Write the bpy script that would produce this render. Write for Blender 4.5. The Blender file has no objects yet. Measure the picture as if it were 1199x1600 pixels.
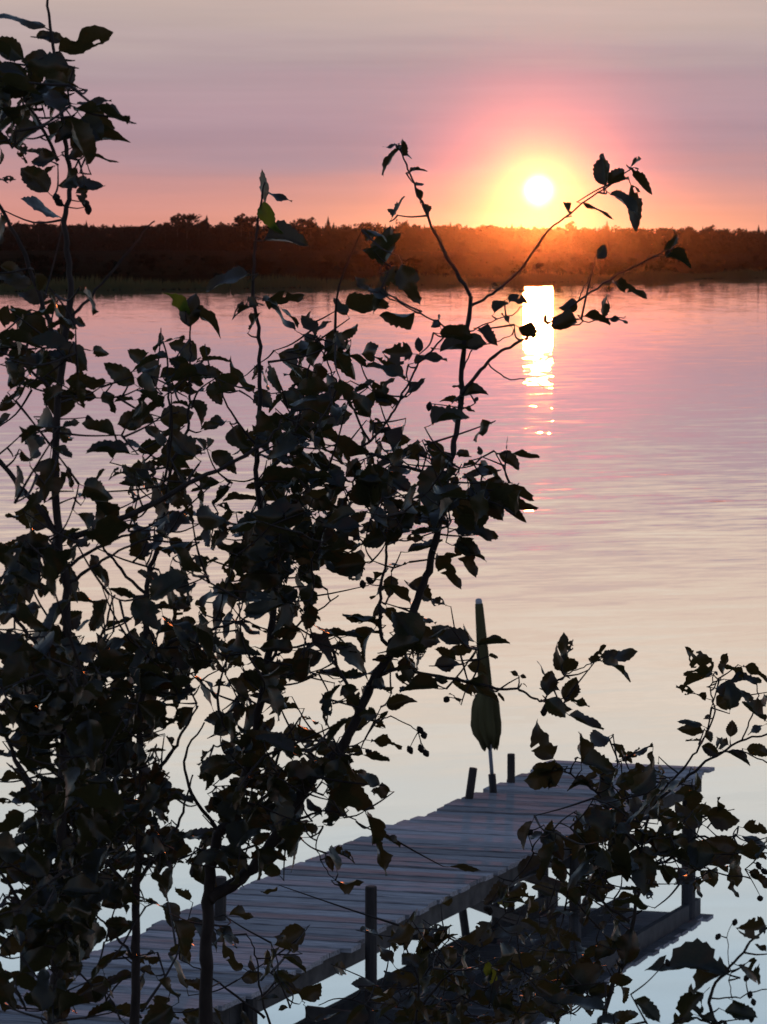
import bpy, math, random
from mathutils import Vector, Matrix
random.seed(7)
R = math.radians
scene = bpy.context.scene
COL = scene.collection

# ------------------------------------------------------------------ camera
F = 5000.0                      # focal length in photo pixels (1199 wide)
CAM = Vector((0, 0, 5.40))
YH = 397.0                      # eye-level line in the photograph
PITCH = math.atan((800 - YH) / F)
cd = bpy.data.cameras.new("camera"); cam = bpy.data.objects.new("camera", cd); COL.objects.link(cam)
cam.location = CAM; cam.rotation_euler = (R(90) - PITCH, 0, 0)
cd.sensor_fit = 'HORIZONTAL'; cd.sensor_width = 36; cd.lens = 36 * F / 1199
cd.clip_start = 0.1; cd.clip_end = 12000
cd.dof.use_dof = True; cd.dof.focus_distance = 8.0; cd.dof.aperture_fstop = 38
scene.camera = cam
FWD = Vector((0, math.cos(PITCH), -math.sin(PITCH))); UPC = Vector((0, math.sin(PITCH), math.cos(PITCH)))
def ray(x, y):
    return FWD + Vector((1, 0, 0)) * ((x - 599.5) / F) + UPC * ((800 - y) / F)
def at(x, y, Y):                # point at world distance Y along the view
    d = ray(x, y); return CAM + d * (Y / d.y)
def on_z(x, y, z):
    d = ray(x, y); return CAM + d * ((z - CAM.z) / d.z)

# ------------------------------------------------------------------ sky, sun, exposure
SUN = ray(842, 297).normalized()
SUN_EL = math.asin(SUN.z); SUN_AZ = math.atan2(SUN.x, SUN.y)
def lin(r, g, b):
    f = lambda c: (c / 255 / 12.92) if c <= 10 else ((c / 255 + .055) / 1.055) ** 2.4
    return (f(r), f(g), f(b), 1)
world = bpy.data.worlds.new("World"); scene.world = world; world.use_nodes = True
def build_world():
    nt = world.node_tree; nt.nodes.clear(); N = nt.nodes; L = nt.links
    def node(t, **k):
        n = N.new(t)
        for a, b in k.items(): setattr(n, a, b)
        return n
    def setin(sock, v):
        if hasattr(v, 'is_output'): L.new(v, sock)
        else: sock.default_value = v
    def math_(op, a, b=None, c=None, clamp=False):
        n = node('ShaderNodeMath', operation=op, use_clamp=clamp)
        for i, v in enumerate((a, b, c)):
            if v is not None: setin(n.inputs[i], v)
        return n.outputs[0]
    def mixc(f, a, b, bt='MIX'):
        n = node('ShaderNodeMix', data_type='RGBA', blend_type=bt)
        setin(n.inputs['Factor'], f); setin(n.inputs[6], a); setin(n.inputs[7], b); return n.outputs[2]
    tc = node('ShaderNodeTexCoord'); nrm = node('ShaderNodeVectorMath', operation='NORMALIZE'); L.new(tc.outputs['Generated'], nrm.inputs[0])
    D = nrm.outputs[0]
    sep = node('ShaderNodeSeparateXYZ'); L.new(D, sep.inputs[0])
    el = math_('MULTIPLY', math_('ARCSINE', sep.outputs[2]), 180 / math.pi)           # degrees
    # streaky cloud layers: noise squeezed in height shifts the bands a little
    mp = node('ShaderNodeMapping'); L.new(D, mp.inputs[0]); mp.inputs['Scale'].default_value = (5, 5, 75)
    nz = node('ShaderNodeTexNoise'); nz.inputs['Scale'].default_value = 1.3; nz.inputs['Detail'].default_value = 3; L.new(mp.outputs[0], nz.inputs['Vector'])
    mp2 = node('ShaderNodeMapping'); L.new(D, mp2.inputs[0]); mp2.inputs['Scale'].default_value = (9, 9, 210); mp2.inputs['Rotation'].default_value = (0, R(.35), 0)
    nz2 = node('ShaderNodeTexNoise'); nz2.inputs['Scale'].default_value = 1.0; nz2.inputs['Detail'].default_value = 4; L.new(mp2.outputs[0], nz2.inputs['Vector'])
    shift = math_('MULTIPLY', math_('SUBTRACT', nz.outputs[0], .5), 1.5)
    els = math_('ADD', el, math_('MULTIPLY', shift, math_('MINIMUM', math_('MULTIPLY', el, .5, clamp=False), 1.0)))
    EMAX = 60.0
    def ramp(stops):
        r = node('ShaderNodeValToRGB'); cr = r.color_ramp; cr.interpolation = 'B_SPLINE'
        L.new(math_('POWER', math_('DIVIDE', math_('MAXIMUM', els, 0.0), EMAX, clamp=True), .5), r.inputs[0])
        for i, (e, c) in enumerate(stops):
            p = math.sqrt(e / EMAX)
            s = cr.elements[i] if i < 2 else cr.elements.new(p)
            s.position = p; s.color = lin(*c)
        return r.outputs[0]
    veil = ramp([(0, (224, 148, 126)), (60, (76, 94, 130)), (.75, (218, 150, 138)), (1.3, (198, 149, 149)), (1.75, (170, 144, 153)), (2.4, (170, 145, 157)),
                 (2.9, (180, 154, 162)), (3.4, (166, 149, 158)), (3.9, (187, 171, 169)), (4.35, (189, 173, 169)), (5.0, (204, 181, 172)), (6.4, (226, 204, 184)),
                 (8.3, (222, 211, 197)), (10.2, (203, 208, 206)), (12.0, (182, 198, 207)), (14.2, (163, 187, 203)), (20, (136, 160, 188)), (34, (100, 122, 158))])
    streak = math_('ADD', 1.0, math_('MULTIPLY', math_('SUBTRACT', nz2.outputs[0], .5), .22))
    # azimuth falloff: the sky opposite the sunset is dimmer and cooler
    hd = node('ShaderNodeVectorMath', operation='DOT_PRODUCT'); L.new(D, hd.inputs[0]); hd.inputs[1].default_value = (math.sin(SUN_AZ), math.cos(SUN_AZ), 0)
    az = math_('MULTIPLY', math_('ADD', hd.outputs['Value'], 1.0), .5, clamp=True)
    azp = math_('POWER', az, 1.6)
    fall = mixc(azp, (.46, .47, .55, 1), (1, 1, 1, 1))
    sky = mixc(1.0, veil, fall, 'MULTIPLY')
    cs = node('ShaderNodeCombineColor'); [L.new(streak, cs.inputs[i]) for i in range(3)]
    sky = mixc(1.0, sky, cs.outputs[0], 'MULTIPLY')
    # sun and its aureole
    sd = node('ShaderNodeVectorMath', operation='DOT_PRODUCT'); L.new(D, sd.inputs[0]); sd.inputs[1].default_value = SUN
    ang = math_('MULTIPLY', math_('ARCCOSINE', math_('MINIMUM', sd.outputs['Value'], 1.0)), 180 / math.pi)
    def glow(width, power, col, s):
        g = math_('EXPONENT', math_('MULTIPLY', math_('POWER', math_('DIVIDE', ang, width), power), -1.0))
        n = node('ShaderNodeVectorMath', operation='SCALE'); n.inputs[0].default_value = col; L.new(math_('MULTIPLY', g, s), n.inputs['Scale']); return n.outputs[0]
    def addv(a, b):
        n = node('ShaderNodeVectorMath', operation='ADD'); L.new(a, n.inputs[0]); L.new(b, n.inputs[1]); return n.outputs[0]
    tot = addv(sky, glow(.25, 4, (1, .68, .18), 7.0))
    tot = addv(tot, glow(.52, 1.35, (1, .50, .02), 1.5))
    tot = addv(tot, glow(2.0, 2.6, (.66, .10, .13), .60))
    # warm band hugging the horizon below the sun
    hb = math_('MULTIPLY', math_('EXPONENT', math_('MULTIPLY', math_('POWER', math_('DIVIDE', math_('MAXIMUM', el, 0.0), .95), 2.0), -1.0)),
               math_('EXPONENT', math_('MULTIPLY', math_('POWER', math_('DIVIDE', ang, 3.4), 1.6), -1.0)))
    n = node('ShaderNodeVectorMath', operation='SCALE'); n.inputs[0].default_value = (.75, .32, .02); L.new(hb, n.inputs['Scale'])
    tot = addv(tot, n.outputs[0])
    st = node('ShaderNodeTexSky', sky_type='NISHITA'); st.sun_disc = False; st.sun_elevation = SUN_EL; st.sun_rotation = SUN_AZ
    st.air_density = 1.5; st.dust_density = 3.0
    b1 = node('ShaderNodeBackground'); L.new(st.outputs[0], b1.inputs[0]); b1.inputs[1].default_value = 0.005
    b2 = node('ShaderNodeBackground'); L.new(tot, b2.inputs[0]); b2.inputs[1].default_value = 1.0
    ad = node('ShaderNodeAddShader'); L.new(b1.outputs[0], ad.inputs[0]); L.new(b2.outputs[0], ad.inputs[1])
    out = node('ShaderNodeOutputWorld'); L.new(ad.outputs[0], out.inputs[0])
build_world()
world.cycles.sampling_method = 'MANUAL'; world.cycles.sample_map_resolution = 2048
sl = bpy.data.lights.new("sun", 'SUN'); so = bpy.data.objects.new("sun", sl); COL.objects.link(so)
sl.energy = 0.3; sl.angle = R(.53); sl.color = (1, .20, .04)
so.rotation_euler = SUN.to_track_quat('Z', 'Y').to_euler(); so.location = (40, 100, 60)
vs = scene.view_settings; vs.view_transform = 'Standard'; vs.look = 'None'; vs.exposure = 0.0; vs.gamma = 1.0; vs.use_curve_mapping = False
scene.cycles.max_bounces = 5; scene.cycles.volume_bounces = 0; scene.cycles.transparent_max_bounces = 8
scene.cycles.use_denoising = True

# ------------------------------------------------------------------ helpers
def link(name, me, parent=None):
    o = bpy.data.objects.new(name, me); COL.objects.link(o)
    if parent: o.parent = parent
    return o
def tag(o, label=None, cat=None, group=None, kind=None):
    if label: o['label'] = label
    if cat: o['category'] = cat
    if group: o['group'] = group
    if kind: o['kind'] = kind
    return o
def empty(name, loc, label, cat, group=None):
    o = link(name, None); o.location = loc; o.empty_display_size = .2
    return tag(o, label, cat, group)
class MB:
    def __init__(s): s.v = []; s.f = []
    def add(s, vs, fs):
        b = len(s.v); s.v += [tuple(v) for v in vs]; s.f += [tuple(i + b for i in f) for f in fs]
    def box(s, c, x, y, z):             # centre and three half-axis vectors
        c, x, y, z = map(Vector, (c, x, y, z))
        s.add([c - x - y - z, c + x - y - z, c + x + y - z, c - x + y - z, c - x - y + z, c + x - y + z, c + x + y + z, c - x + y + z],
              [(0, 3, 2, 1), (4, 5, 6, 7), (0, 1, 5, 4), (1, 2, 6, 5), (2, 3, 7, 6), (3, 0, 4, 7)])
    def tube(s, pts, rad, n=6, caps=True):
        pts = [Vector(p) for p in pts]; k = len(pts)
        t0 = (pts[1] - pts[0]).normalized(); a = t0.orthogonal().normalized(); vs = []; fs = []
        for i, p in enumerate(pts):
            t = (pts[min(i + 1, k - 1)] - pts[max(i - 1, 0)])
            t = t.normalized() if t.length > 1e-9 else t0
            a = (a - t * a.dot(t)); a = a.normalized() if a.length > 1e-6 else t.orthogonal().normalized()
            b = t.cross(a); r = rad[i] if hasattr(rad, '__len__') else rad
            vs += [p + (a * math.cos(2 * math.pi * j / n) + b * math.sin(2 * math.pi * j / n)) * r for j in range(n)]
        for i in range(k - 1):
            for j in range(n):
                fs.append((i * n + j, i * n + (j + 1) % n, (i + 1) * n + (j + 1) % n, (i + 1) * n + j))
        if caps: fs += [tuple(range(n - 1, -1, -1)), tuple(range((k - 1) * n, k * n))]
        s.add(vs, fs)
    def mesh(s, name, m=None, smooth=False):
        me = bpy.data.meshes.new(name); me.from_pydata(s.v, [], s.f); me.update()
        if m: me.materials.append(m)
        if smooth: me.polygons.foreach_set('use_smooth', [True] * len(me.polygons))
        return me
    def build(s, name, m, parent=None, smooth=False, origin=None):
        if origin is not None: s.v = [tuple(Vector(v) - Vector(origin)) for v in s.v]
        return link(name, s.mesh(name, m, smooth), parent)
def spline(pts, step=4):                # Catmull-Rom through the given tuples
    out = []; n = len(pts); V = [Vector(p) for p in pts]
    for i in range(n - 1):
        p0, p1, p2, p3 = V[max(i - 1, 0)], V[i], V[i + 1], V[min(i + 2, n - 1)]
        for j in range(step):
            t = j / step
            out.append(.5 * ((2 * p1) + (p2 - p0) * t + (2 * p0 - 5 * p1 + 4 * p2 - p3) * t * t + (3 * p1 - p0 - 3 * p2 + p3) * t ** 3))
    out.append(V[-1]); return out

# ------------------------------------------------------------------ materials
def mat(name, col, rough=.7, var=.25, scale=8.0, stretch=(1, 1, 1), bump=0.0, objvar=0.0, translucent=None, spec=.5, metallic=0.0, col2=None):
    m = bpy.data.materials.new(name); m.use_nodes = True; nt = m.node_tree; N = nt.nodes; L = nt.links
    p = N['Principled BSDF']; p.inputs['Roughness'].default_value = rough; p.inputs['Specular IOR Level'].default_value = spec; p.inputs['Metallic'].default_value = metallic
    tc = N.new('ShaderNodeTexCoord'); mp = N.new('ShaderNodeMapping'); mp.inputs['Scale'].default_value = stretch; L.new(tc.outputs['Object'], mp.inputs[0])
    oi = N.new('ShaderNodeObjectInfo')
    cx = N.new('ShaderNodeVectorMath'); cx.operation = 'SCALE'; cx.inputs[0].default_value = (37, 61, 23); L.new(oi.outputs['Random'], cx.inputs['Scale'])
    av = N.new('ShaderNodeVectorMath'); av.operation = 'ADD'; L.new(mp.outputs[0], av.inputs[0]); L.new(cx.outputs[0], av.inputs[1])
    nz = N.new('ShaderNodeTexNoise'); nz.inputs['Scale'].default_value = scale; nz.inputs['Detail'].default_value = 5; L.new(av.outputs[0], nz.inputs['Vector'])
    cr = N.new('ShaderNodeValToRGB'); L.new(nz.outputs[0], cr.inputs[0])
    c2 = col2 or col
    cr.color_ramp.elements[0].position = .3; cr.color_ramp.elements[1].position = .7
    cr.color_ramp.elements[0].color = tuple(c * (1 - var) for c in col) + (1,); cr.color_ramp.elements[1].color = tuple(min(1, c * (1 + var)) for c in c2) + (1,)
    out = cr.outputs[0]
    if objvar:
        mr = N.new('ShaderNodeMapRange'); L.new(oi.outputs['Random'], mr.inputs[0]); mr.inputs[3].default_value = 1 - objvar; mr.inputs[4].default_value = 1 + objvar
        h = N.new('ShaderNodeHueSaturation'); L.new(out, h.inputs['Color']); L.new(mr.outputs[0], h.inputs['Value']); out = h.outputs[0]
    L.new(out, p.inputs['Base Color'])
    if bump:
        b = N.new('ShaderNodeBump'); b.inputs['Strength'].default_value = bump; b.inputs['Distance'].default_value = .01; L.new(nz.outputs[0], b.inputs['Height']); L.new(b.outputs[0], p.inputs['Normal'])
    if translucent:
        tr = N.new('ShaderNodeBsdfTranslucent'); tr.inputs[0].default_value = translucent[0] + (1,)
        mx = N.new('ShaderNodeMixShader'); mx.inputs[0].default_value = translucent[1]
        L.new(p.outputs[0], mx.inputs[1]); L.new(tr.outputs[0], mx.inputs[2]); L.new(mx.outputs[0], N['Material Output'].inputs[0])
    return m
M = {}
M['bank'] = mat('bank_soil', (.05, .055, .03), .95, .5, 3, bump=.6)
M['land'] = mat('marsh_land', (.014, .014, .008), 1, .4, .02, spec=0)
M['reed'] = mat('reed', (.09, .085, .035), .9, .3, .05, translucent=((.12, .11, .03), .25))
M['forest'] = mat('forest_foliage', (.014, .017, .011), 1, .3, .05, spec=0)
M['far_bark'] = mat('far_bark', (.05, .04, .035), .95, .2, .5)
M['plank'] = mat('weathered_plank', (.40, .38, .375), .8, .5, 5, (1, 14, 14), .5, .34, spec=.4)
M['beam'] = mat('weathered_beam', (.10, .092, .08), .85, .4, 4, (2, 2, 2), .3, .12)
M['post'] = mat('old_post', (.06, .05, .042), .85, .4, 7, (3, 3, .5), .3, .1)
M['iron'] = mat('dark_steel', (.03, .03, .032), .5, .2, 20)
M['alu'] = mat('pale_metal', (.5, .52, .55), .35, .08, 20, metallic=.6)
M['cap'] = mat('white_plastic', (.62, .62, .62), .5, .08, 20)
M['cloth'] = mat('umbrella_cloth', (.13, .12, .055), .9, .45, 9, (1, 1, .15), .4, translucent=((.30, .26, .07), .25), spec=.2)
M['bark'] = mat('alder_bark', (.045, .036, .03), .8, .35, 60, (1, 1, .4), .3)
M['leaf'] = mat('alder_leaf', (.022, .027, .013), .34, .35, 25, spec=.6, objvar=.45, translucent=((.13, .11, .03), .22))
M['leaf_pale'] = mat('young_alder_leaf', (.06, .10, .02), .45, .3, 25, objvar=.2, translucent=((.24, .30, .03), .45))
M['cone'] = mat('alder_cone', (.03, .024, .018), .9, .4, 200)
M['cord'] = mat('cord_fibre', (.25, .24, .22), .9, .2, 50)

def water_material():
    m = bpy.data.materials.new('lake_water'); m.use_nodes = True; nt = m.node_tree; N = nt.nodes; L = nt.links
    p = N['Principled BSDF']; p.inputs['Base Color'].default_value = (.90, .92, .93, 1); p.inputs['Metallic'].default_value = .94; p.inputs['Roughness'].default_value = .015
    geo = N.new('ShaderNodeNewGeometry')
    def math_(op, a, b=None, clamp=False):
        n = N.new('ShaderNodeMath'); n.operation = op; n.use_clamp = clamp
        for i, v in enumerate((a, b)):
            if v is None: continue
            if hasattr(v, 'is_output'): L.new(v, n.inputs[i])
            else: n.inputs[i].default_value = v
        return n.outputs[0]
    def noise(sc, off, detail=2, rot=0):
        vr = N.new('ShaderNodeVectorRotate'); vr.rotation_type = 'Z_AXIS'; vr.inputs['Angle'].default_value = rot; L.new(geo.outputs['Position'], vr.inputs['Vector'])
        mp = N.new('ShaderNodeMapping'); mp.inputs['Scale'].default_value = sc; mp.inputs['Location'].default_value = off; L.new(vr.outputs[0], mp.inputs[0])
        n = N.new('ShaderNodeTexNoise'); n.inputs['Scale'].default_value = 1; n.inputs['Detail'].default_value = detail; L.new(mp.outputs[0], n.inputs['Vector'])
        return math_('SUBTRACT', n.outputs[0], .5)
    sep = N.new('ShaderNodeSeparateXYZ'); L.new(geo.outputs['Position'], sep.inputs[0])
    y = sep.outputs[1]
    mid = N.new('ShaderNodeMapRange'); mid.interpolation_type = 'SMOOTHSTEP'; L.new(y, mid.inputs[0])
    mid.inputs[1].default_value = 27; mid.inputs[2].default_value = 62; mid.inputs[3].default_value = .12; mid.inputs[4].default_value = 2.3
    far = N.new('ShaderNodeMapRange'); far.interpolation_type = 'SMOOTHSTEP'; L.new(y, far.inputs[0]); far.inputs[1].default_value = 62; far.inputs[2].default_value = 170; far.inputs[3].default_value = 1; far.inputs[4].default_value = .33
    calm = math_('ADD', .75, math_('MULTIPLY', noise((.02, .035, 1), (5, 3, 0), 1), 1.6))          # patches of breeze
    amp = math_('MULTIPLY', math_('MULTIPLY', mid.outputs[0], far.outputs[0]), math_('MAXIMUM', calm, .25))
    s1 = math_('MULTIPLY', noise((.28, .85, 1), (0, 0, 0), 1, R(-20)), .030)                           # low swell, crests running across the view
    s2 = math_('MULTIPLY', noise((.8, 2.7, 1), (9, 4, 0), 2, R(-14)), .030)
    s3 = math_('MULTIPLY', noise((2.6, 8, 1), (2, 7, 0), 2, R(-24)), .018)
    sy = math_('MULTIPLY', math_('ADD', math_('ADD', s1, s2), s3), amp)
    sx = math_('MULTIPLY', noise((.7, 1.2, 1), (31, 14, 0), 2), .02)
    sx = math_('MULTIPLY', sx, amp)
    cb = N.new('ShaderNodeCombineXYZ'); L.new(sx, cb.inputs[0]); L.new(sy, cb.inputs[1]); cb.inputs[2].default_value = 1
    nn = N.new('ShaderNodeVectorMath'); nn.operation = 'NORMALIZE'; L.new(cb.outputs[0], nn.inputs[0])
    L.new(nn.outputs[0], p.inputs['Normal'])
    # mirror-like at a low angle, dark and clear when looked into steeply
    lw = N.new('ShaderNodeLayerWeight'); mr = N.new('ShaderNodeMapRange'); mr.interpolation_type = 'SMOOTHSTEP'; L.new(lw.outputs['Facing'], mr.inputs[0])
    mr.inputs[1].default_value = .15; mr.inputs[2].default_value = .72; mr.inputs[3].default_value = 1.0; mr.inputs[4].default_value = 0.0
    deep = N.new('ShaderNodeBsdfPrincipled'); deep.inputs['Base Color'].default_value = (.012, .018, .018, 1); deep.inputs['Roughness'].default_value = .05; deep.inputs['IOR'].default_value = 1.33
    mx = N.new('ShaderNodeMixShader'); L.new(mr.outputs[0], mx.inputs[0]); L.new(p.outputs[0], mx.inputs[1]); L.new(deep.outputs[0], mx.inputs[2]); L.new(mx.outputs[0], N['Material Output'].inputs[0])
    return m
M['water'] = water_material()

# ------------------------------------------------------------------ setting: water, near bank, far land
def grid(name, xs, ys, zf, m, smooth=True):
    b = MB()
    b.v = [(x, y, zf(x, y)) for y in ys for x in xs]; n = len(xs)
    b.f = [(j * n + i, j * n + i + 1, (j + 1) * n + i + 1, (j + 1) * n + i) for j in range(len(ys) - 1) for i in range(n - 1)]
    return tag(b.build(name, m, smooth=smooth), kind='structure')
def interp(tab, x):
    if x <= tab[0][0]: return tab[0][1]
    for (a, b), (c, d) in zip(tab, tab[1:]):
        if x <= c: return b + (d - b) * (x - a) / (c - a)
    return tab[-1][1]
grid('water', [-3000, -600, 0, 600, 3000], [14, 60, 200, 500, 1000, 1400], lambda x, y: 0.0, M['water'])
BANK = [(-6, 4.2), (0, 3.7), (3, 3.45), (6, 2.85), (10, 1.8), (14, .85), (17, .18), (18.6, -.25), (23, -1.5)]
def bank_z(x, y):
    return interp(BANK, y + .35 * math.sin(x * .9) + .01 * x * x * .3) + .05 * math.sin(x * 2.3 + y * 1.7) + .03 * math.sin(5.1 * x - 3.3 * y)
grid('ground', [-60, -40, -25] + [-16 + i * .8 for i in range(41)] + [25, 40, 60], [-30, -15, -6] + [i * .7 - 3 for i in range(38)], bank_z, M['bank'])
SHORE = [(-3000, 440), (-160, 446), (-56, 458), (-25, 497), (0, 545), (32, 620), (84, 722), (160, 800), (3000, 900)]
def shore_y(x): return interp(SHORE, x) + 2.5 * math.sin(x * .11) + 1.5 * math.sin(x * .37 + 1)
HILL = [(0, -.4), (3, .06), (12, .3), (200, .9), (900, 3.2), (1450, 7.5), (2600, 9)]
def land_z(x, y): return interp(HILL, y - shore_y(x))
lb = MB(); xs = [-3000, -1500, -800, -400] + [-300 + 6 * i for i in range(101)] + [400, 800, 1500, 3000]; ds = [0, 3, 7, 12, 30, 80, 200, 400, 700, 900, 1150, 1300, 1450, 1800, 2100]
lb.v = [(x, shore_y(x) + d, land_z(x, shore_y(x) + d)) for d in ds for x in xs]; nx = len(xs)
lb.f = [(j * nx + i, j * nx + i + 1, (j + 1) * nx + i + 1, (j + 1) * nx + i) for j in range(len(ds) - 1) for i in range(nx - 1)]
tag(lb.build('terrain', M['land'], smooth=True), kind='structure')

# reed belt along the far shore
rb = MB(); rr = random.Random(3)
for k in range(15000):
    x = rr.uniform(-150, 170); sy = shore_y(x); y = sy + 1.5 + rr.random() ** 1.5 * 16
    h = rr.uniform(.9, 1.9) * (1 + .25 * math.sin(x * .25)); w = rr.uniform(.05, .16); z = land_z(x, y) - .1; lean = rr.uniform(-.25, .25)
    rb.add([(x - w, y, z), (x + w, y + .05, z), (x + lean, y + rr.uniform(-.1, .1), z + h)], [(0, 1, 2)])
tag(rb.build('reeds', M['reed']), 'belt of olive brown reeds along the far shore', 'reeds', kind='stuff')

# ------------------------------------------------------------------ far trees
def spruce_mb(seed):
    r = random.Random(seed); b = MB(); n = 9; tiers = 11
    for t in range(tiers):
        z0 = .10 + .84 * t / tiers; rad = (.21 * (1 - t / tiers) ** .85 + .012) * r.uniform(.75, 1.2); z1 = z0 + .16
        vs = [(0, 0, min(z1, 1.0))]
        for j in range(n * 2):
            a = math.pi * j / n + t; q = rad * (r.uniform(.8, 1.15) if j % 2 == 0 else r.uniform(.4, .6)); vs.append((q * math.cos(a), q * math.sin(a), z0 - (.03 if j % 2 == 0 else 0) + r.uniform(-.01, .01)))
        b.add(vs, [(0, 1 + j, 1 + (j + 1) % (n * 2)) for j in range(n * 2)])
    return b
def round_mb(seed, wide=.32, low=.30, count=300):
    r = random.Random(seed); b = MB(); lobes = []
    for k in range(7):
        a = r.uniform(0, 6.28); q = r.uniform(.2, .75) * wide; zc = r.uniform(low + .12, .88); lobes.append((q * math.cos(a), q * math.sin(a), zc, r.uniform(.09, .16)))
    lobes.append((0, 0, .80, .17)); lobes.append((0, 0, .55, .2))
    for k in range(count):
        lx, ly, lz, lr = r.choice(lobes); v = Vector((r.gauss(0, 1), r.gauss(0, 1), r.gauss(0, 1))).normalized() * lr * r.random() ** .4
        c = Vector((lx, ly, lz)) + v; c.z = min(c.z, .98)
        u = Vector((r.gauss(0, 1), r.gauss(0, 1), r.gauss(0, 1))).normalized(); w = u.orthogonal().normalized(); s = r.uniform(.022, .05)
        b.add([c + u * s, c + w * s * .8, c - u * s * .9, c - w * s], [(0, 1, 2, 3)])
    return b
def trunk_mb(h, r0=.016):
    b = MB(); b.tube([(0, 0, 0), (.004, .003, h * .5), (0, 0, h)], [r0, r0 * .7, r0 * .25], 6); return b
SPR = [spruce_mb(i) for i in range(4)]; RND = [round_mb(20 + i, [.30, .26, .36, .22, .32][i], [.3, .2, .42, .25, .12][i]) for i in range(5)]
fr = random.Random(11); fb = MB()
def stamp(dst, src, loc, h, wf, rot):
    c, s = math.cos(rot), math.sin(rot); dst.add([(loc[0] + (v[0] * c - v[1] * s) * h * wf, loc[1] + (v[0] * s + v[1] * c) * h * wf, loc[2] + v[2] * h) for v in src.v], src.f)
def sky_px(px): return interp([(-400, 349), (0, 351), (200, 353), (300, 350), (500, 353), (760, 354), (900, 357), (1199, 360), (1700, 362)], px)
for row in range(7):
    Y0 = 2060 + row * 45; x = -480
    while x < 480:
        Y = Y0 + fr.uniform(-20, 20); px = 599.5 + x / Y * F
        zt = CAM.z + (YH - sky_px(px) + 2.5) / F * Y - fr.random() ** 1.3 * 4.5 + fr.gauss(0, .9); z0 = land_z(x, Y) - .3
        src = fr.choice(SPR if fr.random() < .42 else RND)
        stamp(fb, src, (x, Y, z0), zt - z0, fr.uniform(.9, 1.4), fr.uniform(0, 6.28)); x += fr.uniform(2.6, 6.5)
for row in range(4):
    x = -480
    while x < 480:
        Y = 2010 + row * 30 + fr.uniform(-12, 12); z0 = land_z(x, Y) - 1.5
        stamp(fb, RND[4], (x, Y, z0 - 1), fr.uniform(8, 13), fr.uniform(1.0, 1.6), fr.uniform(0, 6.28)); x += fr.uniform(2.0, 4.5)
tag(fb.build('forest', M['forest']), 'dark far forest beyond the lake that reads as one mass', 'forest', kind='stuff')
sb = MB()
for k in range(900):
    Y = 640 + 1380 * fr.random() ** 1.2; x = fr.uniform(-.15, .15) * Y
    if Y < shore_y(x) + 25: continue
    z0 = land_z(x, Y) - .1; zt = min(CAM.z + fr.uniform(-.010, .001) * 1.0 * Y * .9, z0 + fr.uniform(3, 9)); h = max(1.2, zt - z0)
    stamp(sb, fr.choice(RND[:1] + RND[4:]), (x, Y, z0 - h * .12), h, fr.uniform(1.2, 2.2), fr.uniform(0, 6.28))
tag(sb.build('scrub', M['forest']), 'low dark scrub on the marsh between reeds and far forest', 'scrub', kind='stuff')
FAR = [('round', 258, 345, 'low rounded tree on the far skyline, left of the paired tall crowns'), ('round', 277, 333, 'far skyline tree, left of two tall round crowns left of the centre shoot'),
       ('round', 292, 331, 'far skyline tree, right and taller of two round crowns left of the centre shoot'), ('round', 311, 337, 'far round tree on the skyline just left of a small spruce tip'),
       ('spruce', 323, 335, 'small pointed far spruce right of the tall round skyline crowns'), ('round', 377, 333, 'far skyline tree just left of the drooping pale leaf of the centre shoot'),
       ('round', 390, 335, 'far skyline tree directly behind the pale leaf of the centre shoot'), ('round', 452, 345, 'far low tree on the skyline right of the centre shoot'),
       ('round', 468, 339, 'far skyline tree, left of two rounded crowns right of the centre shoot'), ('round', 486, 339, 'far skyline tree, right of two rounded crowns right of the centre shoot'),
       ('spruce', 513, 337, 'pointed far spruce midway along the skyline'), ('round', 20, 341, 'far tree at the left end of the skyline'), ('round', 60, 343, 'far rounded tree left of the tall left stem'),
       ('spruce', 135, 343, 'pointed far spruce just right of the tall left stem'), ('round', 570, 345, 'far rounded tree left of the reddish curled shoot'),
       ('round', 626, 340, 'far tree behind the reddish curled shoot'), ('spruce', 704, 346, 'pointed far spruce left of the sun'), ('round', 893, 345, 'far broad tree on the skyline just right of the sun'),
       ('spruce', 949, 344, 'pointed far spruce under the red backlit leaves'), ('round', 1056, 352, 'far tree right of the red backlit leaves, left of two'),
       ('round', 1075, 352, 'far tree right of the red backlit leaves, right of two'), ('round', 1113, 351, 'far rounded tree near the right end of the skyline'), ('spruce', 1186, 350, 'far spruce tip at the right end of the skyline')]
tm = {}
for i, (kind, px, py, label) in enumerate(FAR):
    Y = 2030; p = at(px, py, Y); z0 = land_z(p.x, Y) - .3; h = p.z - z0
    t = empty('spruce_tree' if kind == 'spruce' else 'deciduous_tree', (p.x, Y, z0), label, 'tree', 'trees on the far skyline')
    key = (kind, i % 4)
    if key not in tm: tm[key] = (SPR[i % 4] if kind == 'spruce' else RND[i % 4]).mesh('far_crown', M['forest']), trunk_mb(.9 if kind == 'spruce' else .7).mesh('far_trunk', M['far_bark'])
    c = link('crown', tm[key][0], t); c.scale = (h * 1.1, h * 1.1, h); tr = link('trunk', tm[key][1], t); tr.scale = (h, h, h)

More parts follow.
